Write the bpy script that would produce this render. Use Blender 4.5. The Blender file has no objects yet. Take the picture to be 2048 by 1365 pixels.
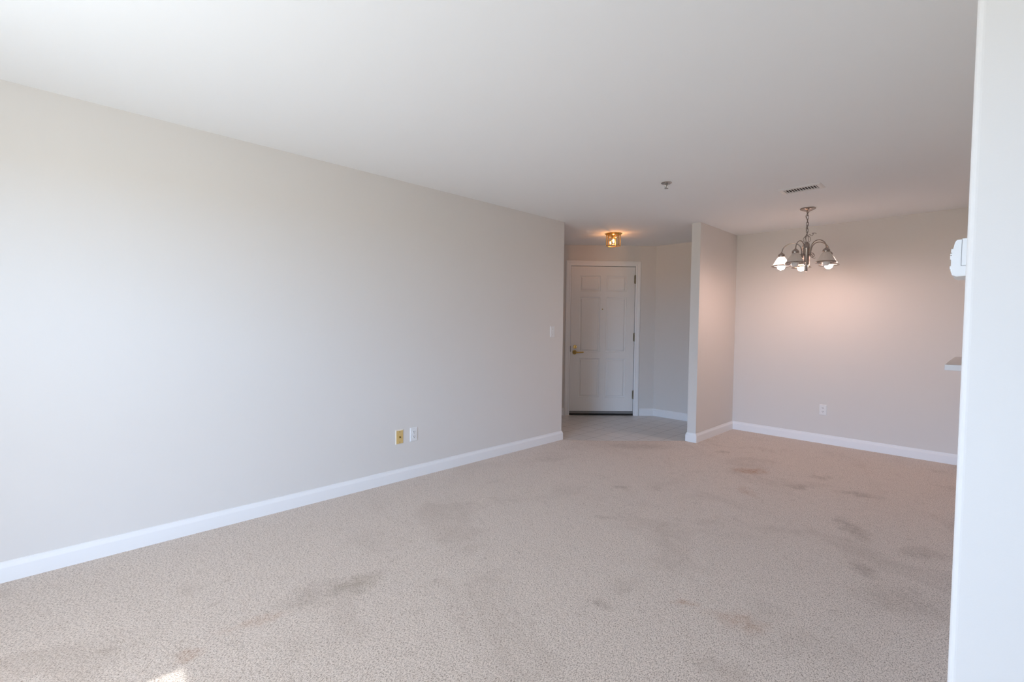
import bpy, bmesh, math
from mathutils import Vector, Matrix

sc = bpy.context.scene
col = sc.collection
PI = math.pi

# ------------------------------------------------------------------ camera
F_PX = 932.73
YAW, PITCH, ROLL = 0.79757, -0.03517, -0.0111
CX, CY, CZ = 3.348, 0.0, 1.2928
cy, sy = math.cos(YAW), math.sin(YAW)
f0 = Vector((-sy, cy, 0)); rt = Vector((cy, sy, 0)); u0 = Vector((0, 0, 1))
fw = f0 * math.cos(PITCH) + u0 * math.sin(PITCH)
up = u0 * math.cos(PITCH) - f0 * math.sin(PITCH)
cr, sr = math.cos(ROLL), math.sin(ROLL)
cam_r = rt * cr - up * sr
cam_u = rt * sr + up * cr
cd = bpy.data.cameras.new('camera')
cd.sensor_width = 36.0
cd.lens = F_PX / 2048 * 36.0
cd.clip_start = 0.02
cam = bpy.data.objects.new('camera', cd)
col.objects.link(cam)
m = Matrix((cam_r, cam_u, -fw)).transposed().to_4x4()
m.translation = (CX, CY, CZ)
cam.matrix_world = m
sc.camera = cam

# ------------------------------------------------------------------ dimensions (metres)
H = 2.44
YA = 4.0626                    # far end of the long left wall
YP = 5.0738; XP1, XP2 = 0.9954, 1.0951   # stub partition
YD = 6.1254                    # dining back wall
XF, YF, ANG = -0.0310, 6.1743, 0.8241    # foyer corner and turn of the door wall
XR, YR = 3.311, 1.25           # right wall plane and its near end
YW = -1.20                     # window wall behind the camera
XE = 5.0
BBH, BBT = 0.1038, 0.014

# ------------------------------------------------------------------ world, sun, daylight through the window
WIN = (1.20, 2.56, 0.06, 2.10)        # x0, x1, z0, z1 of the glazed opening
w = bpy.data.worlds.new('World'); sc.world = w; w.use_nodes = True
nt = w.node_tree; nt.nodes.clear()
out = nt.nodes.new('ShaderNodeOutputWorld'); bg = nt.nodes.new('ShaderNodeBackground')
tc = nt.nodes.new('ShaderNodeTexCoord'); sp = nt.nodes.new('ShaderNodeSeparateXYZ')
mr = nt.nodes.new('ShaderNodeMapRange'); mr.inputs['From Min'].default_value = -1; mr.inputs['From Max'].default_value = 1
rp = nt.nodes.new('ShaderNodeValToRGB')
SKY = [(0.0, (0.74, 0.81, 0.84)), (0.34, (0.70, 0.75, 0.76)), (0.39, (0.42, 0.42, 0.36)), (0.494, (0.40, 0.40, 0.33)),
       (0.506, (0.92, 1.34, 2.00)), (0.64, (0.86, 1.26, 1.90)), (0.70, (0.42, 0.36, 0.29)), (1.0, (0.38, 0.32, 0.25))]
while len(rp.color_ramp.elements) < len(SKY): rp.color_ramp.elements.new(0.5)
for e_, (p_, c_) in zip(rp.color_ramp.elements, SKY): e_.position = p_; e_.color = (*c_, 1)
nt.links.new(tc.outputs['Generated'], sp.inputs[0]); nt.links.new(sp.outputs['Z'], mr.inputs['Value'])
nt.links.new(mr.outputs[0], rp.inputs[0]); nt.links.new(rp.outputs[0], bg.inputs[0]); nt.links.new(bg.outputs[0], out.inputs[0])
bg.inputs['Strength'].default_value = 10.9

sund = bpy.data.lights.new('sun', 'SUN'); sund.energy = 3.5; sund.color = (1.0, 0.98, 0.95); sund.angle = math.radians(0.55)
sun = bpy.data.objects.new('sun', sund); col.objects.link(sun)
sun.rotation_euler = Vector((0.056, 1.0, -1.288)).to_track_quat('-Z', 'Y').to_euler()

pd = bpy.data.lights.new('window_portal', 'AREA'); pd.shape = 'RECTANGLE'
pd.size = WIN[1] - WIN[0]; pd.size_y = WIN[3] - WIN[2]; pd.cycles.is_portal = True
po = bpy.data.objects.new('window_portal', pd); col.objects.link(po)
po.location = ((WIN[0] + WIN[1]) / 2, YW - 0.13, (WIN[2] + WIN[3]) / 2)
po.rotation_euler = (PI / 2, 0, 0)       # faces +Y into the room
vs = sc.view_settings
sc.display_settings.display_device = 'sRGB'
vs.view_transform = 'Standard'; vs.look = 'None'; vs.gamma = 1.0; vs.use_curve_mapping = False
vs.exposure = 0.0
cyc = sc.cycles
cyc.max_bounces = 12; cyc.diffuse_bounces = 8; cyc.glossy_bounces = 4; cyc.transmission_bounces = 8; cyc.transparent_max_bounces = 12
cyc.use_denoising = True
cyc.caustics_reflective = False; cyc.caustics_refractive = False
cyc.sample_clamp_indirect = 6.0

# ------------------------------------------------------------------ materials
def mat(name, color, rough=0.6, metal=0.0, spec=0.5, bump=None, emit=None):
    m_ = bpy.data.materials.new(name); m_.use_nodes = True
    n = m_.node_tree; b = n.nodes['Principled BSDF']
    b.inputs['Base Color'].default_value = (*color, 1); b.inputs['Roughness'].default_value = rough
    b.inputs['Metallic'].default_value = metal; b.inputs['Specular IOR Level'].default_value = spec
    if emit:
        b.inputs['Emission Color'].default_value = (*emit[0], 1); b.inputs['Emission Strength'].default_value = emit[1]
    if bump:
        t = n.nodes.new('ShaderNodeTexCoord'); z = n.nodes.new('ShaderNodeTexNoise'); q = n.nodes.new('ShaderNodeBump')
        z.inputs['Scale'].default_value = bump[0]; z.inputs['Detail'].default_value = 3
        q.inputs['Strength'].default_value = bump[1]; q.inputs['Distance'].default_value = bump[2]
        n.links.new(t.outputs['Object'], z.inputs['Vector']); n.links.new(z.outputs[0], q.inputs['Height'])
        n.links.new(q.outputs[0], b.inputs['Normal'])
    return m_

M_WALL = mat('greige_wall_paint', (0.735, 0.71, 0.68), 0.75, spec=0.25, bump=(260, 0.06, 0.002))
M_CEIL = mat('white_ceiling_paint', (0.868, 0.886, 0.900), 0.9, spec=0.15, bump=(200, 0.05, 0.002))
M_TRIM = mat('white_trim_paint', (0.87, 0.875, 0.88), 0.38, spec=0.45)
M_DOOR = mat('white_door_paint', (0.83, 0.825, 0.81), 0.42, spec=0.4, bump=(120, 0.03, 0.001))
M_PLASTIC = mat('white_plastic', (0.81, 0.81, 0.805), 0.35)
M_PLASTIC2 = mat('thermostat_plastic', (0.72, 0.72, 0.715), 0.45)
M_SLOT = mat('dark_slot', (0.02, 0.02, 0.02), 0.7)
M_GOLD = mat('gold_plate_metal', (0.86, 0.64, 0.27), 0.42, metal=0.45, bump=(90, 0.15, 0.001))
M_GOLDRIM = mat('pale_rim_painted_glint', (0.86, 0.78, 0.66), 0.35)  # bright reflection on the bevel put into the base colour
M_BRASS = mat('polished_brass', (0.86, 0.58, 0.20), 0.22, metal=1.0)
M_OLDBRASS = mat('aged_brass', (0.50, 0.34, 0.10), 0.32, metal=1.0)
M_BRONZE = mat('dark_hinge_steel', (0.30, 0.27, 0.20), 0.4, metal=1.0)
M_NICKEL = mat('brushed_nickel', (0.40, 0.35, 0.32), 0.24, metal=1.0, bump=(400, 0.05, 0.001))
M_NICKELD = mat('dark_brushed_nickel', (0.25, 0.21, 0.19), 0.32, metal=1.0)
M_CHROME = mat('sprinkler_chrome', (0.55, 0.53, 0.51), 0.25, metal=1.0)
M_GREY = mat('grey_vinyl_sweep', (0.22, 0.215, 0.21), 0.5)
M_BLACK = mat('black_rubber', (0.012, 0.011, 0.010), 0.7)
M_COUNTER = mat('white_laminate', (0.74, 0.73, 0.72), 0.35, bump=(60, 0.02, 0.001))
M_VENT = mat('white_vent_enamel', (0.76, 0.76, 0.755), 0.45)
M_DUCT = mat('dark_duct_shade', (0.05, 0.045, 0.04), 0.9)
M_BULB_W = mat('lit_bulb_white', (0.9, 0.9, 0.9), 0.5, emit=((1.0, 0.72, 0.66), 178.0))
M_BULB_O = mat('lit_bulb_amber', (0.9, 0.9, 0.9), 0.5, emit=((1.0, 0.56, 0.34), 135.0))
M_BULB_F = mat('lit_bulb_foyer', (0.9, 0.9, 0.9), 0.5, emit=((1.0, 0.46, 0.18), 640.0))
M_BULB_OFF = mat('unlit_frosted_bulb', (0.82, 0.80, 0.79), 0.35)
M_EXT = mat('plain_concrete', (0.5, 0.5, 0.5), 0.9)

def glass_mat(name, tint, gl=0.10):
    m_ = bpy.data.materials.new(name); m_.use_nodes = True; n = m_.node_tree; n.nodes.clear()
    o = n.nodes.new('ShaderNodeOutputMaterial'); mx = n.nodes.new('ShaderNodeMixShader')
    t = n.nodes.new('ShaderNodeBsdfTransparent'); g = n.nodes.new('ShaderNodeBsdfGlossy')
    t.inputs[0].default_value = (*tint, 1); g.inputs['Roughness'].default_value = 0.06
    mx.inputs[0].default_value = gl
    n.links.new(t.outputs[0], mx.inputs[1]); n.links.new(g.outputs[0], mx.inputs[2]); n.links.new(mx.outputs[0], o.inputs[0])
    return m_
M_PANE = glass_mat('clear_bevelled_glass', (0.98, 0.93, 0.84), 0.05)

def frosted():
    m_ = bpy.data.materials.new('ribbed_frosted_glass'); m_.use_nodes = True; n = m_.node_tree; n.nodes.clear()
    o = n.nodes.new('ShaderNodeOutputMaterial'); mx = n.nodes.new('ShaderNodeMixShader')
    tr = n.nodes.new('ShaderNodeBsdfTranslucent'); tr.inputs[0].default_value = (0.97, 0.95, 0.92, 1)
    b = n.nodes.new('ShaderNodeBsdfPrincipled'); b.inputs['Base Color'].default_value = (0.66, 0.645, 0.62, 1); b.inputs['Roughness'].default_value = 0.25
    mx.inputs[0].default_value = 0.84
    n.links.new(b.outputs[0], mx.inputs[1]); n.links.new(tr.outputs[0], mx.inputs[2]); n.links.new(mx.outputs[0], o.inputs[0])
    return m_
M_SHADE = frosted()

def carpet_mat():
    m_ = bpy.data.materials.new('beige_cut_pile_carpet'); m_.use_nodes = True
    n = m_.node_tree; L = n.links.new; b = n.nodes['Principled BSDF']
    b.inputs['Roughness'].default_value = 0.95; b.inputs['Specular IOR Level'].default_value = 0.1
    b.inputs['Sheen Weight'].default_value = 0.12; b.inputs['Sheen Roughness'].default_value = 0.5
    tc = n.nodes.new('ShaderNodeTexCoord'); P = tc.outputs['Object']
    def noise(scale, detail=2.0, rough=0.5, dist=0.0, vec=P):
        z = n.nodes.new('ShaderNodeTexNoise'); z.inputs['Scale'].default_value = scale; z.inputs['Detail'].default_value = detail
        z.inputs['Roughness'].default_value = rough; z.inputs['Distortion'].default_value = dist; L(vec, z.inputs['Vector']); return z.outputs[0]
    def ramp(v, a, c, lo=0.0, hi=1.0):
        r = n.nodes.new('ShaderNodeMapRange'); r.interpolation_type = 'SMOOTHSTEP'
        for k, x in (('From Min', a), ('From Max', c), ('To Min', lo), ('To Max', hi)): r.inputs[k].default_value = x
        L(v, r.inputs['Value']); return r.outputs[0]
    def math_(op, x, y):
        q = n.nodes.new('ShaderNodeMath'); q.operation = op
        for i, v in enumerate((x, y)):
            if isinstance(v, (int, float)): q.inputs[i].default_value = v
            else: L(v, q.inputs[i])
        return q.outputs[0]
    def mixc(f, a, c):
        q = n.nodes.new('ShaderNodeMix'); q.data_type = 'RGBA'
        if isinstance(f, (int, float)): q.inputs[0].default_value = f
        else: L(f, q.inputs[0])
        for i, v in ((6, a), (7, c)):
            if isinstance(v, tuple): q.inputs[i].default_value = (*v, 1)
            else: L(v, q.inputs[i])
        return q.outputs[2]
    tuft = noise(270, 3.0, 0.6, 0.6)
    lean = n.nodes.new('ShaderNodeMapping'); lean.inputs['Rotation'].default_value = (0, 0, 0.5); lean.inputs['Scale'].default_value = (1.0, 0.55, 1.0); L(P, lean.inputs['Vector'])
    fleck = noise(235, 4.0, 0.75, 0.5, lean.outputs[0])
    c = mixc(ramp(fleck, 0.37, 0.54), (0.34, 0.272, 0.222), (0.86, 0.765, 0.69))
    c = mixc(ramp(tuft, 0.42, 0.33, 0.0, 0.6), c, (0.26, 0.205, 0.165))  # darkens gaps between tufts, pile shade put into the colour
    # worn and trodden mottling
    big = noise(1.7, 4.0, 0.6, 0.8)
    c = mixc(ramp(big, 0.50, 0.68, 0.0, 0.22), c, (0.38, 0.305, 0.25))
    med = noise(13.0, 4.0, 0.7, 0.5)
    c = mixc(ramp(med, 0.56, 0.74, 0.0, 0.26), c, (0.36, 0.285, 0.23))
    # staining spots, and one shade band put into the colour:  x, y, radius x, radius y, turn, colour, amount
    rust = (0.42, 0.20, 0.085); dirt_shade = (0.26, 0.20, 0.155)
    marks = [(1.88, 4.44, .17, .10, .8, rust, .75), (1.46, 4.90, .10, .05, .8, dirt_shade, .4), (1.16, .89, .24, .11, 1.35, dirt_shade, .34),
              (1.20, 1.05, .12, .10, 1.2, (0.30, .25, .17), .35), (1.18, .60, .16, .05, 1.3, rust, .30), (2.62, 2.12, .13, .09, .4, rust, .35),
              (2.39, 2.09, .06, .04, .8, rust, .45), (2.12, 1.80, .06, .05, .8, dirt_shade, .5), (2.36, 4.71, .12, .07, .8, dirt_shade, .45),
              (2.68, 4.45, .16, .08, .3, dirt_shade, .5), (2.31, 4.29, .10, .06, .8, dirt_shade, .45), (2.75, 3.67, .20, .07, 2.2, dirt_shade, .5),
              (2.92, 3.08, .12, .06, 2.2, dirt_shade, .5), (3.12, 3.55, .14, .10, .8, dirt_shade, .4), (3.10, 2.85, .22, .16, .8, dirt_shade, .32),
              (1.32, 3.21, .08, .05, .8, dirt_shade, .45), (1.22, .35, .07, .05, 1.4, rust, .35), (2.06, 3.86, .16, .05, 2.4, rust, .30),
              (0.75, 4.45, .42, .16, .78, dirt_shade, .38), (1.58, 2.62, .09, .05, .9, dirt_shade, .3)]  # wide ellipse at the foyer edge is shade painted into the carpet
    warp = n.nodes.new('ShaderNodeTexNoise'); warp.inputs['Scale'].default_value = 11; warp.inputs['Detail'].default_value = 3; L(P, warp.inputs['Vector'])
    wsub = n.nodes.new('ShaderNodeVectorMath'); wsub.operation = 'SUBTRACT'; L(warp.outputs['Color'], wsub.inputs[0]); wsub.inputs[1].default_value = (.5, .5, .5)
    wsc = n.nodes.new('ShaderNodeVectorMath'); wsc.operation = 'SCALE'; L(wsub.outputs[0], wsc.inputs[0]); wsc.inputs['Scale'].default_value = 0.16
    wad = n.nodes.new('ShaderNodeVectorMath'); wad.operation = 'ADD'; L(P, wad.inputs[0]); L(wsc.outputs[0], wad.inputs[1])
    patch = ramp(noise(26, 3.0, 0.6, 0.6), 0.36, 0.60, 0.40, 1.0)
    for (x, y, rx, ry, a, cc, amt) in marks:
        mp = n.nodes.new('ShaderNodeMapping'); mp.vector_type = 'TEXTURE'
        mp.inputs['Location'].default_value = (x, y, 0); mp.inputs['Rotation'].default_value = (0, 0, a); mp.inputs['Scale'].default_value = (rx, ry, 1)
        L(wad.outputs[0], mp.inputs['Vector'])
        ln = n.nodes.new('ShaderNodeVectorMath'); ln.operation = 'LENGTH'; L(mp.outputs[0], ln.inputs[0])
        f = ramp(ln.outputs['Value'], 1.25, 0.2, 0.0, amt)
        f = math_('MULTIPLY', math_('MULTIPLY', f, ramp(fleck, 0.66, 0.42, 0.5, 1.0)), patch)
        c = mixc(f, c, cc)
    L(c, b.inputs['Base Color'])
    bp = n.nodes.new('ShaderNodeBump'); bp.inputs['Strength'].default_value = 0.7; bp.inputs['Distance'].default_value = 0.006
    hsum = math_('ADD', math_('MULTIPLY', fleck, 0.8), math_('MULTIPLY', tuft, 0.6))
    hsum = math_('ADD', hsum, math_('MULTIPLY', med, 0.6))
    L(hsum, bp.inputs['Height']); L(bp.outputs[0], b.inputs['Normal'])
    return m_
M_CARPET = carpet_mat()

def tile_mat():
    m_ = bpy.data.materials.new('square_foyer_tile'); m_.use_nodes = True
    n = m_.node_tree; L = n.links.new; b = n.nodes['Principled BSDF']
    tc = n.nodes.new('ShaderNodeTexCoord'); mp = n.nodes.new('ShaderNodeMapping'); mp.inputs['Location'].default_value = (0.02, -0.03, 0)
    L(tc.outputs['Object'], mp.inputs['Vector'])
    br = n.nodes.new('ShaderNodeTexBrick'); br.offset = 0.0; br.squash = 1.0
    for k, v in (('Scale', 1.0), ('Mortar Size', 0.0022), ('Mortar Smooth', 0.2), ('Bias', 0.0), ('Brick Width', 0.2), ('Row Height', 0.2)): br.inputs[k].default_value = v
    br.inputs['Color1'].default_value = (0.70, 0.675, 0.65, 1); br.inputs['Color2'].default_value = (0.67, 0.65, 0.63, 1); br.inputs['Mortar'].default_value = (0.20, 0.18, 0.165, 1)
    L(mp.outputs[0], br.inputs['Vector']); L(br.outputs['Color'], b.inputs['Base Color'])
    b.inputs['Roughness'].default_value = 0.30
    bp = n.nodes.new('ShaderNodeBump'); bp.invert = True; bp.inputs['Strength'].default_value = 0.4; bp.inputs['Distance'].default_value = 0.002
    L(br.outputs['Fac'], bp.inputs['Height']); L(bp.outputs[0], b.inputs['Normal'])
    return m_
M_TILE = tile_mat()

# ------------------------------------------------------------------ mesh helpers
def obj(name, bm, mats, parent=None, smooth=False, loc=None, rotz=None):
    bmesh.ops.recalc_face_normals(bm, faces=bm.faces[:])
    me = bpy.data.meshes.new(name); bm.to_mesh(me); bm.free()
    for mm in (mats if isinstance(mats, (list, tuple)) else [mats]): me.materials.append(mm)
    if smooth:
        for p in me.polygons: p.use_smooth = True
        try: me.set_sharp_from_angle(angle=math.radians(40))
        except Exception: pass
    o = bpy.data.objects.new(name, me); col.objects.link(o)
    if parent: o.parent = parent
    if loc: o.location = loc
    if rotz is not None: o.rotation_euler = (0, 0, rotz)
    return o
def tag(o, label, cat=None, group=None, kind=None):
    o['label'] = label
    if cat: o['category'] = cat
    if group: o['group'] = group
    if kind: o['kind'] = kind
    return o
def thing(name, label, cat, loc=(0, 0, 0), rotz=0.0, group=None, kind=None):
    o = bpy.data.objects.new(name, None); col.objects.link(o); o.empty_display_size = 0.05
    o.location = loc; o.rotation_euler = (0, 0, rotz)
    return tag(o, label, cat, group, kind)
def new(): return bmesh.new()
def box(bm, x0, x1, y0, y1, z0, z1, bevel=0.0, seg=2, mi=0):
    vs_ = [bm.verts.new((x, y, z)) for x in (x0, x1) for y in (y0, y1) for z in (z0, z1)]
    fs = [(0, 1, 3, 2), (4, 6, 7, 5), (0, 4, 5, 1), (2, 3, 7, 6), (0, 2, 6, 4), (1, 5, 7, 3)]
    faces = [bm.faces.new([vs_[i] for i in f]) for f in fs]
    for f in faces: f.material_index = mi
    if bevel > 0:
        es = {e for f in faces for e in f.edges}
        r = bmesh.ops.bevel(bm, geom=list(es), offset=bevel, segments=seg, profile=0.5, affect='EDGES')
        for f in r['faces']: f.material_index = mi
    return bm
def prism(bm, pts, z0, z1):
    a = [bm.verts.new((x, y, z0)) for x, y in pts]; b = [bm.verts.new((x, y, z1)) for x, y in pts]
    k = len(pts)
    bm.faces.new(a[::-1]); bm.faces.new(b)
    for i in range(k): bm.faces.new((a[i], a[(i + 1) % k], b[(i + 1) % k], b[i]))
    return bm
def lathe(bm, prof, seg=32, axis_pos=(0, 0, 0), wob=None, caps=False, mi=0):
    rings = []
    for (r, z) in prof:
        if r < 1e-6: rings.append([bm.verts.new((axis_pos[0], axis_pos[1], axis_pos[2] + z))])
        else:
            ring = []
            for i in range(seg):
                a = 2 * PI * i / seg; rr = r * (wob(a, z) if wob else 1.0)
                ring.append(bm.verts.new((axis_pos[0] + rr * math.cos(a), axis_pos[1] + rr * math.sin(a), axis_pos[2] + z)))
            rings.append(ring)
    for A, B in zip(rings, rings[1:]):
        for i in range(seg):
            j = (i + 1) % seg
            if len(A) == 1 and len(B) == 1: continue
            if len(A) == 1: f = bm.faces.new((A[0], B[i], B[j]))
            elif len(B) == 1: f = bm.faces.new((A[i], B[0], A[j]))
            else: f = bm.faces.new((A[i], B[i], B[j], A[j]))
            f.material_index = mi
    if caps:
        for R_ in (rings[0], rings[-1]):
            if len(R_) > 2: bm.faces.new(R_).material_index = mi
    return bm
def tube(bm, path, rad, seg=10, closed=False, mi=0):
    pts = [Vector(p) for p in path]; k = len(pts); rings = []
    t0 = (pts[1] - pts[0]).normalized(); ref = Vector((0, 0, 1)) if abs(t0.z) < 0.9 else Vector((1, 0, 0))
    nrm = (ref - t0 * ref.dot(t0)).normalized()
    for i, p in enumerate(pts):
        if closed: t = (pts[(i + 1) % k] - pts[i - 1]).normalized()
        else: t = (pts[min(i + 1, k - 1)] - pts[max(i - 1, 0)]).normalized()
        nrm = (nrm - t * nrm.dot(t)).normalized(); bn = t.cross(nrm)
        rr = rad[i] if isinstance(rad, (list, tuple)) else rad
        rings.append([bm.verts.new(p + (nrm * math.cos(2 * PI * q / seg) + bn * math.sin(2 * PI * q / seg)) * rr) for q in range(seg)])
    R2 = rings + ([rings[0]] if closed else [])
    for A, B in zip(R2, R2[1:]):
        for q in range(seg):
            bm.faces.new((A[q], A[(q + 1) % seg], B[(q + 1) % seg], B[q])).material_index = mi
    if not closed:
        bm.faces.new(rings[0][::-1]).material_index = mi; bm.faces.new(rings[-1]).material_index = mi
    return bm
def spline(pts, n=8):
    P = [Vector(p) for p in pts]; o = []
    P = [P[0] * 2 - P[1]] + P + [P[-1] * 2 - P[-2]]
    for i in range(1, len(P) - 2):
        for k in range(n):
            t = k / n; a, b_, c, d = P[i - 1], P[i], P[i + 1], P[i + 2]
            o.append(0.5 * ((2 * b_) + (c - a) * t + (2 * a - 5 * b_ + 4 * c - d) * t * t + (3 * b_ - a - 3 * c + d) * t ** 3))
    o.append(P[-2]); return o
def cyl_y(bm, x, z, r, y0, y1, seg=24, mi=0):
    A = [bm.verts.new((x + r * math.cos(2 * PI * i / seg), y0, z + r * math.sin(2 * PI * i / seg))) for i in range(seg)]
    B = [bm.verts.new((v.co.x, y1, v.co.z)) for v in A]
    bm.faces.new(A).material_index = mi; bm.faces.new(B[::-1]).material_index = mi
    for i in range(seg): bm.faces.new((A[i], B[i], B[(i + 1) % seg], A[(i + 1) % seg])).material_index = mi
    return bm

def structure(name, bm, mats, label, **k): return tag(obj(name, bm, mats, **k), label, kind='structure')

# ------------------------------------------------------------------ room shell
carpet_edge = [(0.0, 4.085), (0.10, 4.150), (0.22, 4.245), (0.33, 4.345), (0.45, 4.470), (0.58, 4.610), (0.714, 4.757), (0.84, 4.905), (0.93, 5.015), (0.98, 5.068)]
bm = prism(new(), [(-0.0, YW)] + carpet_edge + [(XP2 + .0, 5.068), (XP2 + .0, YD), (XR, YD), (XR, YR), (XE, YR), (XE, YW)], -0.0045, 0.0)
structure('floor', bm, M_CARPET, 'beige cut pile carpet with faint staining over the living and dining floor')
bm = prism(new(), [(-2.2, 3.2), (1.05, 3.2), (1.05, 6.3), (-2.2, 6.3)], -0.06, -0.005)
structure('floor_foyer', bm, M_TILE, 'square grey beige tiles on the foyer floor before the entry door')
bm = prism(new(), [(XR, YR), (XE, YR), (XE, YD), (XR, YD)], -0.06, -0.002)
structure('floor_kitchen', bm, M_TILE, 'tiled kitchen floor behind the right wall')
bm = prism(new(), [(-2.3, YW - 0.2), (XE + 0.2, YW - 0.2), (XE + 0.2, 6.5), (-2.3, 6.5)], H, H + 0.12)
structure('ceiling', bm, M_CEIL, 'smooth white ceiling over the whole room')
bm = box(new(), -0.115, 0.0, YW, YA, -0.02, H)
structure('wall_left', bm, M_WALL, 'long plain greige wall on the left')
bm = box(new(), XP1, XP2, YP, YD + 0.02, -0.02, H)
structure('wall_partition', bm, M_WALL, 'short greige stub wall between foyer and dining area')
bm = box(new(), XP1 + 0.02, XE, YD, YD + 0.12, -0.02, H)
structure('wall_dining', bm, M_WALL, 'greige back wall of the dining area below the chandelier')
bm = prism(new(), [(XF, YF), (XP1 + 0.02, YF), (XP1 + 0.02, YF + 0.12), (XF - 0.1, YF + 0.12)], -0.02, H)
structure('wall_foyer', bm, M_WALL, 'narrow greige foyer wall right of the entry door')

# door wall: local x runs to the picture's right, -y faces the room
SL, SR, ZT = 1.238, 0.284, 2.150          # rough opening (distance from the corner)
bm = new()
outl = [(-2.10, -0.02), (-SL, -0.02), (-SL, ZT), (-SR, ZT), (-SR, -0.02), (0.0, -0.02), (0.0, H), (-2.10, H)]
A = [bm.verts.new((x, 0, z)) for x, z in outl]; B = [bm.verts.new((x, 0.12, z)) for x, z in outl]
bm.faces.new(A); bm.faces.new(B[::-1])
for i in range(len(outl)): bm.faces.new((A[i], B[i], B[(i + 1) % len(outl)], A[(i + 1) % len(outl)]))
bm.normal_update(); bmesh.ops.triangulate(bm, faces=[f for f in bm.faces if len(f.verts) > 4])
structure('wall_entry', bm, M_WALL, 'angled greige foyer wall that holds the white entry door', loc=(XF, YF, 0), rotz=ANG)
ux, uy = math.cos(ANG), math.sin(ANG)
def dpt(s, d=0.0): return (XF - ux * s + uy * d, YF - uy * s - ux * d)     # s along wall, d out into the room
ex, ey = dpt(2.08)
bm = prism(new(), [(ex, ey), (ex - 0.12, ey), (ex - 0.12, 3.3), (ex, 3.3)], -0.02, H)
structure('wall_hall', bm, M_WALL, 'end wall of the hall hidden behind the left wall')
bm = prism(new(), [(ex, 3.3), (-0.115, 3.3), (-0.115, 3.4), (ex, 3.4)], -0.02, H)
structure('wall_closet', bm, M_WALL, 'side wall of the hall hidden behind the left wall')

# right wall: solid up to the bar counter, half wall under it, solid again behind; near corner rounded
C0, C1, RW = 4.03, 5.24, 0.115
rc = 0.012
corner = [(XR + rc - rc * math.sin(q * PI / 12), YR + rc - rc * math.cos(q * PI / 12)) for q in range(7)]
bm = prism(new(), corner + [(XR, C0 + 0.03), (XR + RW, C0 + 0.03), (XR + RW, YR)], -0.02, H)
structure('wall_right', bm, M_WALL, 'greige wall end close by on the right with the thermostat on its side')
bm = box(new(), XR, XR + RW, C0 + 0.03, C1 - 0.03, -0.02, 1.032)
structure('wall_bar', bm, M_WALL, 'half wall under the bar counter')
bm = box(new(), XR, XR + RW, C0 + 0.03, C1 - 0.03, 2.10, H)
structure('wall_header', bm, M_WALL, 'header over the bar opening')
bm = box(new(), XR, XR + RW, C1 - 0.03, YD, -0.02, H)
structure('wall_kitchen_end', bm, M_WALL, 'wall between the bar opening and the dining back wall')
bm = box(new(), XR + 0.115, XE, YR, YR + 0.115, -0.02, H)
structure('wall_kitchen', bm, M_WALL, 'greige kitchen wall running right from the near wall end')
bm = box(new(), XE, XE + 0.12, YW - .12, YD + 0.12, -0.02, H)
structure('wall_east', bm, M_WALL, 'far right wall outside the picture')
# window wall behind the camera
bm = new()
o4 = [(-0.115, -0.02), (XE + 0.12, -0.02), (XE + 0.12, H), (-0.115, H)]
h4 = [(WIN[0], WIN[2]), (WIN[1], WIN[2]), (WIN[1], WIN[3]), (WIN[0], WIN[3])]
for y in (YW, YW - 0.12):
    a4 = [bm.verts.new((x, y, z)) for x, z in o4]; b4 = [bm.verts.new((x, y, z)) for x, z in h4]
    for i in range(4): bm.faces.new((a4[i], a4[(i + 1) % 4], b4[(i + 1) % 4], b4[i]))
bm.verts.ensure_lookup_table(); V = bm.verts[:]
for i in range(4):
    bm.faces.new((V[i], V[(i + 1) % 4], V[8 + (i + 1) % 4], V[8 + i])); bm.faces.new((V[4 + i], V[12 + i], V[12 + (i + 1) % 4], V[4 + (i + 1) % 4]))
structure('wall_window', bm, M_WALL, 'window wall behind the camera that lets the daylight in')

# ------------------------------------------------------------------ baseboards
BB = [(0.0, 0.0), (BBT, 0.0), (BBT, 0.074), (BBT * .93, 0.078), (BBT * .42, 0.094), (BBT * .36, BBH - .001), (0.0, BBH)]
def baseboard(name, path, label, mt=M_TRIM, z=-0.003):
    """path: wall line walked with the room on the right-hand side"""
    P = [Vector((x, y)) for x, y in path]; bm = new(); rings = []
    for i, p in enumerate(P):
        ds = []
        if i > 0: ds.append((P[i] - P[i - 1]).normalized())
        if i < len(P) - 1: ds.append((P[i + 1] - P[i]).normalized())
        ns = [Vector((d.y, -d.x)) for d in ds]
        if len(ns) == 2:
            q = (ns[0] + ns[1]).normalized(); q = q / max(0.2, q.dot(ns[0]))
        else: q = ns[0]
        rings.append([bm.verts.new((p.x + q.x * o_, p.y + q.y * o_, z + h_)) for o_, h_ in BB])
    for A, B in zip(rings, rings[1:]):
        for k in range(len(BB)): bm.faces.new((A[k], A[(k + 1) % len(BB)], B[(k + 1) % len(BB)], B[k]))
    bm.faces.new(rings[0]); bm.faces.new(rings[-1][::-1])
    return structure(name, bm, mt, label)
baseboard('baseboard_left', [(0, YW), (0, YA), (-0.115, YA), (-0.115, 3.4)], 'white baseboard along the long left wall')
baseboard('baseboard_partition', [(XP1, YF), (XP1, YP), (XP2, YP), (XP2, YD)][::-1][::-1] if False else [(XP2, YD), (XP2, YP), (XP1, YP), (XP1, YF)][::-1], 'white baseboard wrapped round the short stub wall')
baseboard('baseboard_dining', [(XP2, YD), (XR, YD)], 'white baseboard along the dining back wall')
baseboard('baseboard_foyer', [dpt(0.21), (XF, YF), (XP1, YF)], 'white baseboard right of the entry door', z=-0.006)
baseboard('baseboard_entry', [dpt(2.08), dpt(1.30)], 'white baseboard left of the entry door', z=-0.006)
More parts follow.
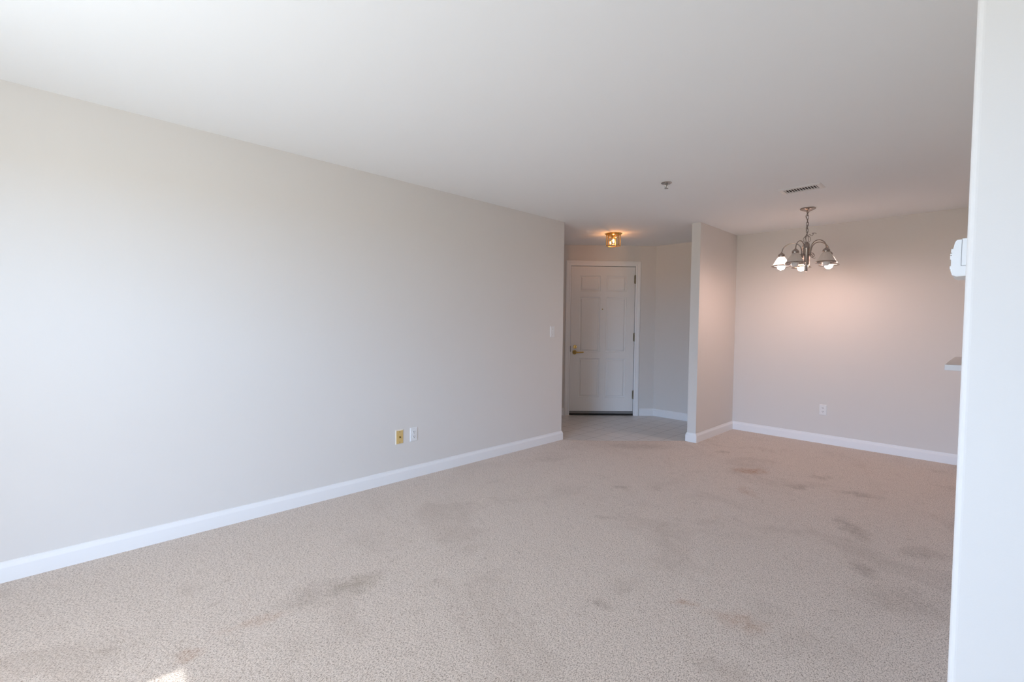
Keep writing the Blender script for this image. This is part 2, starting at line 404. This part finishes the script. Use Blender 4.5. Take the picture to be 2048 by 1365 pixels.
baseboard('baseboard_right', [(XR, YD), (XR, YR + 0.0), (XE, YR)], 'white baseboard along the near right wall')

# ------------------------------------------------------------------ entry door
trim = new()
CW, CT = 0.074, 0.018
prof = [(0.0, 0.0), (0.0, 0.010), (0.012, 0.014), (0.030, 0.013), (0.050, 0.018), (0.068, 0.018), (CW, 0.014), (CW, 0.0)]   # from inner edge outward
xl, xr, zt = -(1.2245), -(0.2955), 2.1435
path = [((xl, -0.006), (-1, 0)), ((xl, zt), (-1, 1)), ((xr, zt), (1, 1)), ((xr, -0.006), (1, 0))]
rings = [[trim.verts.new((p[0] + d[0] * o_, -t_, p[1] + d[1] * o_)) for o_, t_ in prof] for p, d in path]
for A, B in zip(rings, rings[1:]):
    for k in range(len(prof)): trim.faces.new((A[k], A[(k + 1) % len(prof)], B[(k + 1) % len(prof)], B[k]))
trim.faces.new(rings[0]); trim.faces.new(rings[-1][::-1])
structure('trim_1', trim, M_TRIM, 'white moulded casing round the entry door', loc=(XF, YF, 0), rotz=ANG)
jb = new()
oj = [(xl - .014, -0.006), (xl - .014, zt + .012), (xr + .014, zt + .012), (xr + .014, -0.006), (xr + .003, -0.006), (xr + .003, zt), (xl - .003, zt), (xl - .003, -0.006)]
A = [jb.verts.new((x, 0.0, z)) for x, z in oj]; B = [jb.verts.new((x, 0.115, z)) for x, z in oj]
for i in range(8): jb.faces.new((A[i], B[i], B[(i + 1) % 8], A[(i + 1) % 8]))
for q in (A, B):
    jb.faces.new((q[0], q[1], q[6], q[7])); jb.faces.new((q[1], q[2], q[5], q[6])); jb.faces.new((q[2], q[3], q[4], q[5]))
box(jb, xl - .003, xl + .013, .050, .115, -0.006, zt); box(jb, xr - .013, xr + .003, .050, .115, -0.006, zt); box(jb, xl, xr, .050, .115, zt - .013, zt + .003)
structure('trim_2', jb, M_TRIM, 'white jamb lining inside the entry door opening', loc=(XF, YF, 0), rotz=ANG)

structure('door_light_block', box(new(), -1.6, 0.1, 0.121, 0.16, -0.02, H), M_SLOT, 'added dark panel behind the entry door that blocks light at its gaps', loc=(XF, YF, 0), rotz=ANG)  # unseen panel, added to keep outside light out of the door gaps
dr = thing('door_1', 'white six panel entry door with brass lever and deadbolt', 'door', (XF, YF, 0), ANG, kind='structure')
X0, X1, Z0, Z1, YFR = -1.2195, -0.3005, 0.052, 2.1375, 0.004
panels = [(-1.093, -.805, 1.783, 2.005), (-.718, -.427, 1.783, 2.005), (-1.094, -.796, .912, 1.699), (-.707, -.417, .912, 1.699), (-1.094, -.796, .255, .819), (-.712, -.421, .255, .819)]
# one shared grid so that the rails and stiles meet cleanly
LX = [(-1.094, -.798), (-.712, -.421)]
RZ = [(.255, .819), (.912, 1.699), (1.783, 2.005)]
xs = [X0, LX[0][0], LX[0][1], LX[1][0], LX[1][1], X1]; zs = [Z0, *RZ[0], *RZ[1], *RZ[2], Z1]
bm = new()
G = [[bm.verts.new((x, YFR, z)) for z in zs] for x in xs]
for i in range(5):
    for j in range(7):
        q = (G[i][j], G[i + 1][j], G[i + 1][j + 1], G[i][j + 1])
        if i in (1, 3) and j in (1, 3, 5):
            prev = list(q); x0, x1, z0, z1 = xs[i], xs[i + 1], zs[j], zs[j + 1]
            for ins, dy in ((.004, .0110), (.012, .0125), (.018, .0120), (.030, .0035), (.034, .0020)):
                cur = [bm.verts.new((a, YFR + dy, c)) for a, c in ((x0 + ins, z0 + ins), (x1 - ins, z0 + ins), (x1 - ins, z1 - ins), (x0 + ins, z1 - ins))]
                for k in range(4): bm.faces.new((prev[k], prev[(k + 1) % 4], cur[(k + 1) % 4], cur[k]))
                prev = cur
            bm.faces.new(prev)
        else: bm.faces.new(q)
bk = [bm.verts.new((x, YFR + .044, z)) for x, z in ((X0, Z0), (X1, Z0), (X1, Z1), (X0, Z1))]
bm.faces.new(bk[::-1])
bm.faces.new([G[i][0] for i in range(6)] + [bk[1], bk[0]]); bm.faces.new([G[i][7] for i in range(6)][::-1] + [bk[3], bk[2]])
bm.faces.new([G[0][j] for j in range(8)][::-1] + [bk[0], bk[3]]); bm.faces.new([G[5][j] for j in range(8)] + [bk[2], bk[1]])
obj('door_panel', bm, M_DOOR, dr)
for z in (1.96, 1.13, 0.297):
    bm = new(); cylr = 0.0075
    lathe(bm, [(0, -.062), (cylr, -.062), (cylr, -.022), (cylr * .9, -.021), (cylr, -.020), (cylr, .020), (cylr * .9, .021), (cylr, .022), (cylr, .062), (0, .066)], 14, (-.2975, -0.006, z))
    box(bm, -.302, -.268, -0.0192, -0.0172, z - .055, z + .055) if False else None
    hg = obj('hinge', bm, M_BRONZE, dr, smooth=True)
    bm = box(new(), -.3125, -.299, 0.0005, 0.0038, z - .058, z + .058)
    obj('hinge_leaf', bm, M_BRONZE, hg)
# lever handle
bm = new(); lathe(bm, [(0, 0), (.031, 0), (.031, .006), (.028, .011), (.016, .013), (.013, .016), (.013, .042), (0, .044)], 28)
bmesh.ops.rotate(bm, verts=bm.verts[:], cent=(0, 0, 0), matrix=Matrix.Rotation(PI / 2, 3, 'X'))
bmesh.ops.translate(bm, verts=bm.verts[:], vec=(-1.157, YFR, .905))
lv = obj('lever_rose', bm, M_OLDBRASS, dr, smooth=True); lv['label'] = 'round aged brass rose of the lever'
bm = new(); tube(bm, spline([(-1.157, -.038, .905), (-1.145, -.046, .905), (-1.11, -.049, .906), (-1.07, -.049, .908), (-1.035, -.047, .910)], 6), [.0125] * 6 + [.0115] * 6 + [.0105] * 6 + [.0095] * 6 + [.007], 14)
obj('lever_handle', bm, M_OLDBRASS, lv, smooth=True)
bm = new(); lathe(bm, [(0, 0), (.026, 0), (.026, .008), (.022, .014), (0, .015)], 28)
bmesh.ops.rotate(bm, verts=bm.verts[:], cent=(0, 0, 0), matrix=Matrix.Rotation(PI / 2, 3, 'X'))
bmesh.ops.translate(bm, verts=bm.verts[:], vec=(-1.152, YFR, .983))
db = obj('deadbolt', bm, M_BRASS, dr, smooth=True); db['label'] = 'round brass deadbolt above the lever'
bm = box(new(), -1.1565, -1.1475, -.034, -.010, .966, 1.000, .003); obj('thumb_turn', bm, M_OLDBRASS, db)
bm = new(); cyl_y(bm, -.764, 1.529, .0085, YFR - .003, YFR + .01, 20)
pv = obj('peephole', bm, M_BRASS, dr); pv['label'] = 'small dark lensed peephole'
bm = new(); cyl_y(bm, -.764, 1.529, .006, YFR - .0036, YFR, 16); obj('lens', bm, M_SLOT, pv)
bm = box(new(), -1.2235, -1.2165, -.0005, .003, .912, .998); obj('latch_plate', bm, M_BLACK, dr)
bm = box(new(), X0 + .002, X1 - .002, -.006, YFR + .036, .022, .056, .003); sw = obj('door_sweep', bm, M_GREY, dr); sw['label'] = 'grey sweep strip along the door bottom'
bm = box(new(), xl, xr, -.004, .10, -.006, .018, .003)
structure('trim_3', bm, M_BLACK, 'black threshold strip under the entry door', loc=(XF, YF, 0), rotz=ANG)

# ------------------------------------------------------------------ wall plates
def plate(bm, w_=0.073, h_=0.118, t=0.006, mi=0, rim=0):
    """bevelled plate: front face at -t, rim slopes to the wall"""
    b_ = 0.006; pr = [(w_ / 2, h_ / 2, 0.0), (w_ / 2, h_ / 2, -.002), (w_ / 2 - b_, h_ / 2 - b_, -t)]
    rings = [[bm.verts.new((sx * a, y, sz * c)) for sx, sz in ((-1, -1), (1, -1), (1, 1), (-1, 1))] for a, c, y in pr]
    for A, B in zip(rings, rings[1:]):
        for k in range(4): bm.faces.new((A[k], A[(k + 1) % 4], B[(k + 1) % 4], B[k])).material_index = rim
    bm.faces.new(rings[-1]).material_index = mi; bm.faces.new(rings[0][::-1]).material_index = mi
    return bm
def screw(parent, x, z, y=-.006, m_=None):
    bm = new(); lathe(bm, [(0, .0022), (.002, .002), (.0034, .001), (.0036, 0)], 14)
    bmesh.ops.rotate(bm, verts=bm.verts[:], cent=(0, 0, 0), matrix=Matrix.Rotation(PI / 2, 3, 'X'))
    bmesh.ops.translate(bm, verts=bm.verts[:], vec=(x, y, z)); return obj('screw', bm, m_ or M_PLASTIC, parent, smooth=True)
def outlet(label, loc, rotz):
    t = thing('power_outlet', label, 'outlet', loc, rotz)
    obj('cover_plate', plate(new()), M_PLASTIC, t)
    for dz in (-.0195, .0195):
        bm = new(); ang = [math.radians(a) for a in range(0, 360, 15)]
        pts = [(max(-.0172, min(.0172, .0195 * math.cos(a))), .0145 * math.sin(a) if abs(math.sin(a)) < .9 else .0143 * (1 if math.sin(a) > 0 else -1)) for a in ang]
        A = [bm.verts.new((x, -.0055, dz + z)) for x, z in pts]; B = [bm.verts.new((x * .96, -.0082, dz + z * .96)) for x, z in pts]
        bm.faces.new(B)
        for i in range(len(A)): bm.faces.new((A[i], A[(i + 1) % len(A)], B[(i + 1) % len(A)], B[i]))
        r = obj('receptacle', bm, M_PLASTIC, t)
        for sx in (-.0064, .0064):
            obj('slot', box(new(), sx - .0013, sx + .0013, -.0086, -.0070, dz - .001, dz + .0085), M_SLOT, r)
        bm = new(); cyl_y(bm, 0, dz - .0075, .0028, -.0086, -.0070, 12); obj('ground_hole', bm, M_SLOT, r)
    screw(t, 0, 0); return t
outlet('white duplex outlet low on the left wall, right of the gold cable plate', (0, 2.127, .3645), PI / 2)
outlet('white duplex outlet low on the dining back wall', (2.070, YD, .377), 0.0)
t = thing('cable_plate', 'gold coloured cable jack plate low on the left wall', 'wall plate', (0, 1.991, .3635), PI / 2)
obj('cover_plate', plate(new(), rim=1), [M_GOLD, M_GOLDRIM], t)
bm = new(); lathe(bm, [(.0075, 0), (.0075, .004), (.0052, .0045), (.0052, .011), (.0035, .0115), (.0035, .006), (0, .006)], 6 * 4)
bmesh.ops.rotate(bm, verts=bm.verts[:], cent=(0, 0, 0), matrix=Matrix.Rotation(PI / 2, 3, 'X')); bmesh.ops.translate(bm, verts=bm.verts[:], vec=(0, -.006, 0))
j = obj('coax_jack', bm, M_OLDBRASS, t, smooth=True)
bm = new(); cyl_y(bm, 0, 0, .0050, -.0178, -.0168, 16); obj('jack_hole', bm, M_SLOT, j)
screw(t, 0, .042, m_=M_BRONZE); screw(t, 0, -.042, m_=M_BRONZE)
t = thing('light_switch', 'white toggle light switch at the far end of the left wall', 'switch', (0, 3.882, 1.219), PI / 2)
obj('cover_plate', plate(new()), M_PLASTIC, t)
bm = box(new(), -.0055, .0055, -.0066, -.004, -.0125, .0125); sl = obj('toggle_slot', bm, M_PLASTIC, t)
bm = box(new(), -.004, .004, -.016, -.005, .001, .009, .0015); obj('toggle', bm, M_PLASTIC, t)
screw(t, 0, .030, m_=M_CHROME); screw(t, 0, -.030, m_=M_CHROME)

# ------------------------------------------------------------------ thermostat on the right wall (local x = towards the camera... -Y)
t = thing('thermostat', 'white wall thermostat with front buttons on the near right wall', 'thermostat', (XR, 1.585, 1.462), -PI / 2)
bm = new(); pr = [(-.062, .062)]
# side outline (depth, height): slanted front, lower front lip
side = [(0, -.043), (-.024, -.044), (-.031, -.040), (-.0335, -.030), (-.0335, -.005), (-.0315, .015), (-.028, .036), (-.025, .042), (0, .043)]
A = [bm.verts.new((-.065, y, z)) for y, z in side]; B = [bm.verts.new((.065, y, z)) for y, z in side]
bm.faces.new(A); bm.faces.new(B[::-1]); k = len(side)
for i in range(k): bm.faces.new((A[i], B[i], B[(i + 1) % k], A[(i + 1) % k]))
bmesh.ops.bevel(bm, geom=[e for f in bm.faces for e in f.edges if len(f.verts) == k], offset=.002, segments=2, affect='EDGES')
obj('housing', bm, M_PLASTIC2, t, smooth=True)
for z, h_ in ((.018, .010), (.002, .010), (.010, .004), (-.022, .008)):
    yy = -.0325 if z < .012 else -.0312
    obj('button', box(new(), .030, .055, yy - .0032, yy + .003, z - h_ / 2, z + h_ / 2, .001), M_PLASTIC2, t)
obj('display', box(new(), -.045, .012, -.0338, -.029, -.006, .022, .0005), M_GREY, t)
sm = obj('base_plate', box(new(), -.0655, .0655, -.0155, 0, -.019, .0438, .0004), M_PLASTIC2, t)
bm = new(); oz = [(-.0163, .042), (-.0155, .042), (-.0155, -.019), (0, -.019), (0, -.0198), (-.0163, -.0198)]
A = [bm.verts.new((.0649, y, z)) for y, z in oz]; B = [bm.verts.new((.0658, y, z)) for y, z in oz]
for q in (A, B): bm.faces.new((q[0], q[1], q[2], q[5])); bm.faces.new((q[2], q[3], q[4], q[5]))
for i in range(6): bm.faces.new((A[i], B[i], B[(i + 1) % 6], A[(i + 1) % 6]))
obj('seam', bm, M_GREY, sm)

# ------------------------------------------------------------------ bar counter
t = tag(obj('bar_counter', box(new(), XR - .159, XR + .32, C0, C1, 1.033, 1.071, .003), M_COUNTER), 'white bar counter end jutting past the near right wall', 'counter')

# ------------------------------------------------------------------ ceiling fixtures
# sprinkler
t = thing('fire_sprinkler', 'small chrome pendent sprinkler on the ceiling', 'sprinkler', (1.501, 3.509, H))
obj('escutcheon', lathe(new(), [(.042, 0), (.042, -.002), (.034, -.007), (.018, -.009), (.015, -.006), (.0, -.006)], 32), M_CHROME, t, smooth=True)
obj('body', lathe(new(), [(0, 0), (.012, 0), (.012, -.014), (.008, -.017), (.008, -.020), (0, -.020)], 16), M_CHROME, t, smooth=True)
bm = new()
for s_ in (-1, 1): tube(bm, spline([(s_ * .007, 0, -.018), (s_ * .013, 0, -.026), (s_ * .010, 0, -.036), (0, 0, -.042)], 5), .0022, 8)
obj('frame_arm', bm, M_CHROME, t, smooth=True)
obj('glass_bulb', lathe(new(), [(0, -.020), (.0022, -.022), (.0022, -.036), (0, -.038)], 10), M_BRONZE, t, smooth=True)
bm = new(); lathe(bm, [(0, -.042), (.015, -.043), (.0165, -.045), (.015, -.0455), (0, -.0445)], 24, wob=lambda a, z: 1 - .12 * (math.cos(a * 8) > .6)); obj('deflector', bm, M_CHROME, t)

# supply register
t = thing('ceiling_vent', 'white slatted air register on the ceiling above the chandelier', 'vent', (2.222, 4.408, H))
bm = new(); ow, oh, iw, ih = .152, .086, .118, .050
rg = [[bm.verts.new((sx * a, sy_ * c, z)) for sx, sy_ in ((-1, -1), (1, -1), (1, 1), (-1, 1))] for a, c, z in ((ow, oh, 0), (ow, oh, -.003), (ow - .008, oh - .008, -.008), (iw + .003, ih + .003, -.009), (iw, ih, -.007), (iw, ih, -.0005))]
for A, B in zip(rg, rg[1:]):
    for k in range(4): bm.faces.new((A[k], A[(k + 1) % 4], B[(k + 1) % 4], B[k]))
obj('frame', bm, M_VENT, t)
obj('duct_backing', box(new(), -iw, iw, -ih, ih, -.0012, -.0004), M_DUCT, t)  # flat sheet coloured dark for the shade inside the duct
for k in range(12):
    x = -iw + (k + .5) * 2 * iw / 12
    bm = new(); q = [bm.verts.new(v) for v in ((x - .007, -ih, -.0015), (x - .007, ih, -.0015), (x - .001, ih, -.0085), (x - .001, -ih, -.0085), (x - .0010, -ih, -.0015), (x - .0010, ih, -.0015), (x + .0062, ih, -.0085), (x + .0062, -ih, -.0085))]
    for f in ((0, 1, 2, 3), (7, 6, 5, 4), (0, 4, 5, 1), (3, 2, 6, 7), (0, 3, 7, 4), (1, 5, 6, 2)): bm.faces.new([q[i] for i in f])
    obj('slat', bm, M_VENT, t)

# foyer flush light
FX, FY, FR = 0.03, 4.985, 0.088
t = thing('ceiling_light', 'lit brass and glass six sided flush light on the foyer ceiling', 'ceiling light', (FX, FY, H))
base_ang = math.atan2(FY - CY, FX - CX) - PI / 2 + math.radians(14)
obj('base_plate', lathe(new(), [(0, 0), (.106, 0), (.106, -.004), (.098, -.010), (.085, -.013), (.078, -.022), (.070, -.024), (0, -.024)], 40), M_BRASS, t, smooth=True)
hexp = [(FR * math.cos(base_ang + k * PI / 3), FR * math.sin(base_ang + k * PI / 3)) for k in range(6)]
ZT_, ZB_ = -.022, -.150
for k in range(6):
    (xa, ya), (xb, yb) = hexp[k], hexp[(k + 1) % 6]
    bm = new(); tube(bm, [(xa, ya, ZT_ + .010), (xa, ya, ZB_)], .0044, 8)
    lathe(bm, [(0, -.008), (.0045, -.004), (.0045, .002), (0, .003)], 10, (xa, ya, ZB_))
    obj('rib', bm, M_OLDBRASS, t, smooth=True)
    bm = new(); tube(bm, [(xa, ya, ZB_), (xb, yb, ZB_)], .0038, 8); obj('rail', bm, M_OLDBRASS, t, smooth=True)
    bm = new(); q = [bm.verts.new((x * .985, y * .985, z)) for (x, y), z in (((xa, ya), ZB_ + .001), ((xb, yb), ZB_ + .001), ((xb, yb), ZT_), ((xa, ya), ZT_))]; bm.faces.new(q)
    pa = obj('glass_pane', bm, M_PANE, t)
bm = new(); bm.faces.new([bm.verts.new((x * .97, y * .97, ZB_ + .001)) for x, y in hexp]); obj('bottom_glass', bm, M_PANE, t)
obj('socket', lathe(new(), [(0, -.020), (.019, -.020), (.019, -.045), (.015, -.062), (0, -.062)], 20), M_BRASS, t, smooth=True)
for k in range(3):
    a = base_ang + PI / 6 + k * 2 * PI / 3; c_, s_ = math.cos(a), math.sin(a)
    bm = new(); tube(bm, spline([(.03 * c_, .03 * s_, -.022), (.05 * c_, .05 * s_, -.05), (.072 * c_, .072 * s_, -.040), (.068 * c_, .068 * s_, -.026)], 5), .003, 8)
    obj('scroll_bracket', bm, M_BRASS, t, smooth=True)
bu = obj('bulb', lathe(new(), [(0, -.060), (.010, -.062), (.015, -.075), (.0165, -.090), (.014, -.106), (.008, -.120), (0, -.126)], 20), M_PANE, t, smooth=True)
obj('filament', lathe(new(), [(0, -.070), (.006, -.075), (.0078, -.088), (.006, -.102), (0, -.108)], 14), M_BULB_F, bu, smooth=True)

# chandelier
CHX, CHY = 2.088, 5.178
ch = thing('chandelier', 'brushed nickel five arm chandelier with ribbed frosted glass shades', 'chandelier', (CHX, CHY, 0))
ca = math.atan2(CHY - CY, CHX - CX) - PI / 2
def pol(r, a, z): return (r * math.cos(ca + a), r * math.sin(ca + a), z)
obj('canopy', lathe(new(), [(0, H), (.066, H), (.067, H - .004), (.064, H - .009), (.050, H - .017), (.030, H - .025), (.014, H - .032), (.011, H - .036), (.011, H - .042), (0, H - .043)], 40), M_NICKEL, ch, smooth=True)
# chain of separate links
zc, zend, n_l = H - .038, 2.180, 7
step = (zc - zend) / n_l
for k in range(n_l):
    z = zc - (k + .5) * step; hl = step / 2 + .004; hw = .0085; P = []
    for i in range(20):
        a = 2 * PI * i / 20; P.append((hw * math.cos(a), 0, (hl - hw) * (1 if math.sin(a) > 0 else -1) + hw * math.sin(a)))
    th = ca + (0.25 if k % 2 else 0.25 + PI / 2); bm = new()
    tube(bm, [(p[0] * math.cos(th), p[0] * math.sin(th), z + p[2]) for p in P], .0023, 8, closed=True)
    obj('chain_link', bm, M_NICKELD, ch, smooth=True)
bm = new(); tube(bm, spline([pol(.004, 2.6, 2.398), pol(.015, 3.0, 2.365), pol(.008, 2.0, 2.33), pol(.006, .5, 2.29), pol(.010, 3.2, 2.25), pol(.006, 1.0, 2.21), pol(.012, 3.1, 2.175), pol(.006, 2.2, 2.13), pol(0, 0, 2.10)], 6), .0022, 8)
obj('cord', bm, M_NICKELD, ch, smooth=True)
# top scroll loops
bm = new()
for (a0, off, ry, rz_) in ((0.15, -.006, .030, .034), (PI / 2 + .5, 0.002, .030, .033)):
    tube(bm, [(math.cos(ca + a0) * (ry * math.cos(q)), math.sin(ca + a0) * (ry * math.cos(q)), 2.143 + rz_ * math.sin(q)) for q in [2 * PI * i / 32 for i in range(32)]], .0024, 8, closed=True)
obj('top_loop', bm, M_NICKELD, ch, smooth=True)
bm = new(); tube(bm, spline([pol(.004, 0, 2.158), pol(.018, PI, 2.162), pol(.006, 0, 2.178), pol(.022, 0, 2.188), pol(.034, 0, 2.176), pol(.045, 0, 2.180), pol(.050, 0, 2.194), pol(.040, 0, 2.198), pol(.060, 0, 2.200), pol(.076, 0, 2.192)], 6), .0023, 8)
obj('wire_curl', bm, M_NICKELD, ch, smooth=True)
obj('column', lathe(new(), [(0, 2.120), (.005, 2.120), (.0055, 2.112), (.009, 2.107), (.021, 2.105), (.0245, 2.099), (.025, 2.066), (.0300, 2.064), (.0308, 2.057), (.0292, 2.052), (.0292, 1.907), (.028, 1.898), (.0, 1.897)], 36), M_NICKEL, ch, smooth=True)
obj('finial', lathe(new(), [(0, 1.898), (.0175, 1.898), (.0175, 1.886), (.0145, 1.882), (.0155, 1.847), (.0125, 1.841), (.004, 1.839), (.004, 1.831), (0, 1.827)], 28), M_NICKEL, ch, smooth=True)
RA = 0.211
def rib_w(a, z): return 1 + .018 * math.cos(a * 20)
lit = {0: M_BULB_W, 1: M_BULB_OFF, 2: M_BULB_OFF, 3: M_BULB_W, 4: M_BULB_O}
for k in range(5):
    a = math.radians(186.85 + 72 * k) - ca
    prof = [(.027, 1.994), (.046, 1.993), (.042, 2.004), (.041, 2.035), (.055, 2.082), (.088, 2.112), (.126, 2.118), (.166, 2.105), (.197, 2.076), (RA, 2.032)]
    path = spline([pol(r, a, z) for r, z in prof], 6)
    bm = new(); tube(bm, path, .0048, 10); arm = obj('arm', bm, M_NICKEL, ch, smooth=True)
    bm = new(); lp = [(.037, 1.994), (.052, 2.006), (.068, 2.006), (.076, 1.992), (.068, 1.980), (.057, 1.984), (.059, 1.994)]
    tube(bm, spline([pol(r, a, z) for r, z in [(.084, 1.968), (.073, 1.964), (.052, 1.972), (.037, 1.986)] + lp], 5), .0022, 8)
    obj('scroll', bm, M_NICKELD, arm, smooth=True)
    cx_, cy_, _ = pol(RA, a, 0)
    cap = obj('socket_cap', lathe(new(), [(0, 2.040), (.006, 2.038), (.010, 2.030), (.021, 2.023), (.028, 2.014), (.0295, 2.009), (.0295, 1.996), (.027, 1.990), (.0, 1.990)], 28, (cx_, cy_, 0)), M_NICKEL, arm, smooth=True)
    bm = new(); lathe(bm, [(.027, 1.993), (.031, 1.986), (.039, 1.974), (.050, 1.955), (.061, 1.934), (.071, 1.914), (.0760, 1.907), (.0740, 1.904), (.069, 1.911), (.059, 1.931), (.048, 1.952), (.037, 1.972), (.029, 1.984), (.025, 1.992)], 80, (cx_, cy_, 0), wob=rib_w)
    sh = obj('lamp_shade', bm, M_SHADE, ch, smooth=True)
    obj('shade_rim', lathe(new(), [(.072, 1.9100), (.077, 1.9080), (.0875, 1.8985), (.0875, 1.8960), (.0858, 1.8955), (.0760, 1.9040), (.072, 1.9060), (.072, 1.9100)], 48, (cx_, cy_, 0)), M_NICKEL, sh, smooth=True)
    zb = 1.897
    obj('bulb', lathe(new(), [(0, 1.989), (.013, 1.989), (.013, 1.955), (.017, 1.945), (.026, 1.924), (.0315, zb + .008), (.0330, zb - .003), (.0305, zb - .016), (.023, zb - .026), (.011, zb - .032), (0, zb - .034)], 28, (cx_, cy_, 0)), lit[k], sh, smooth=True)
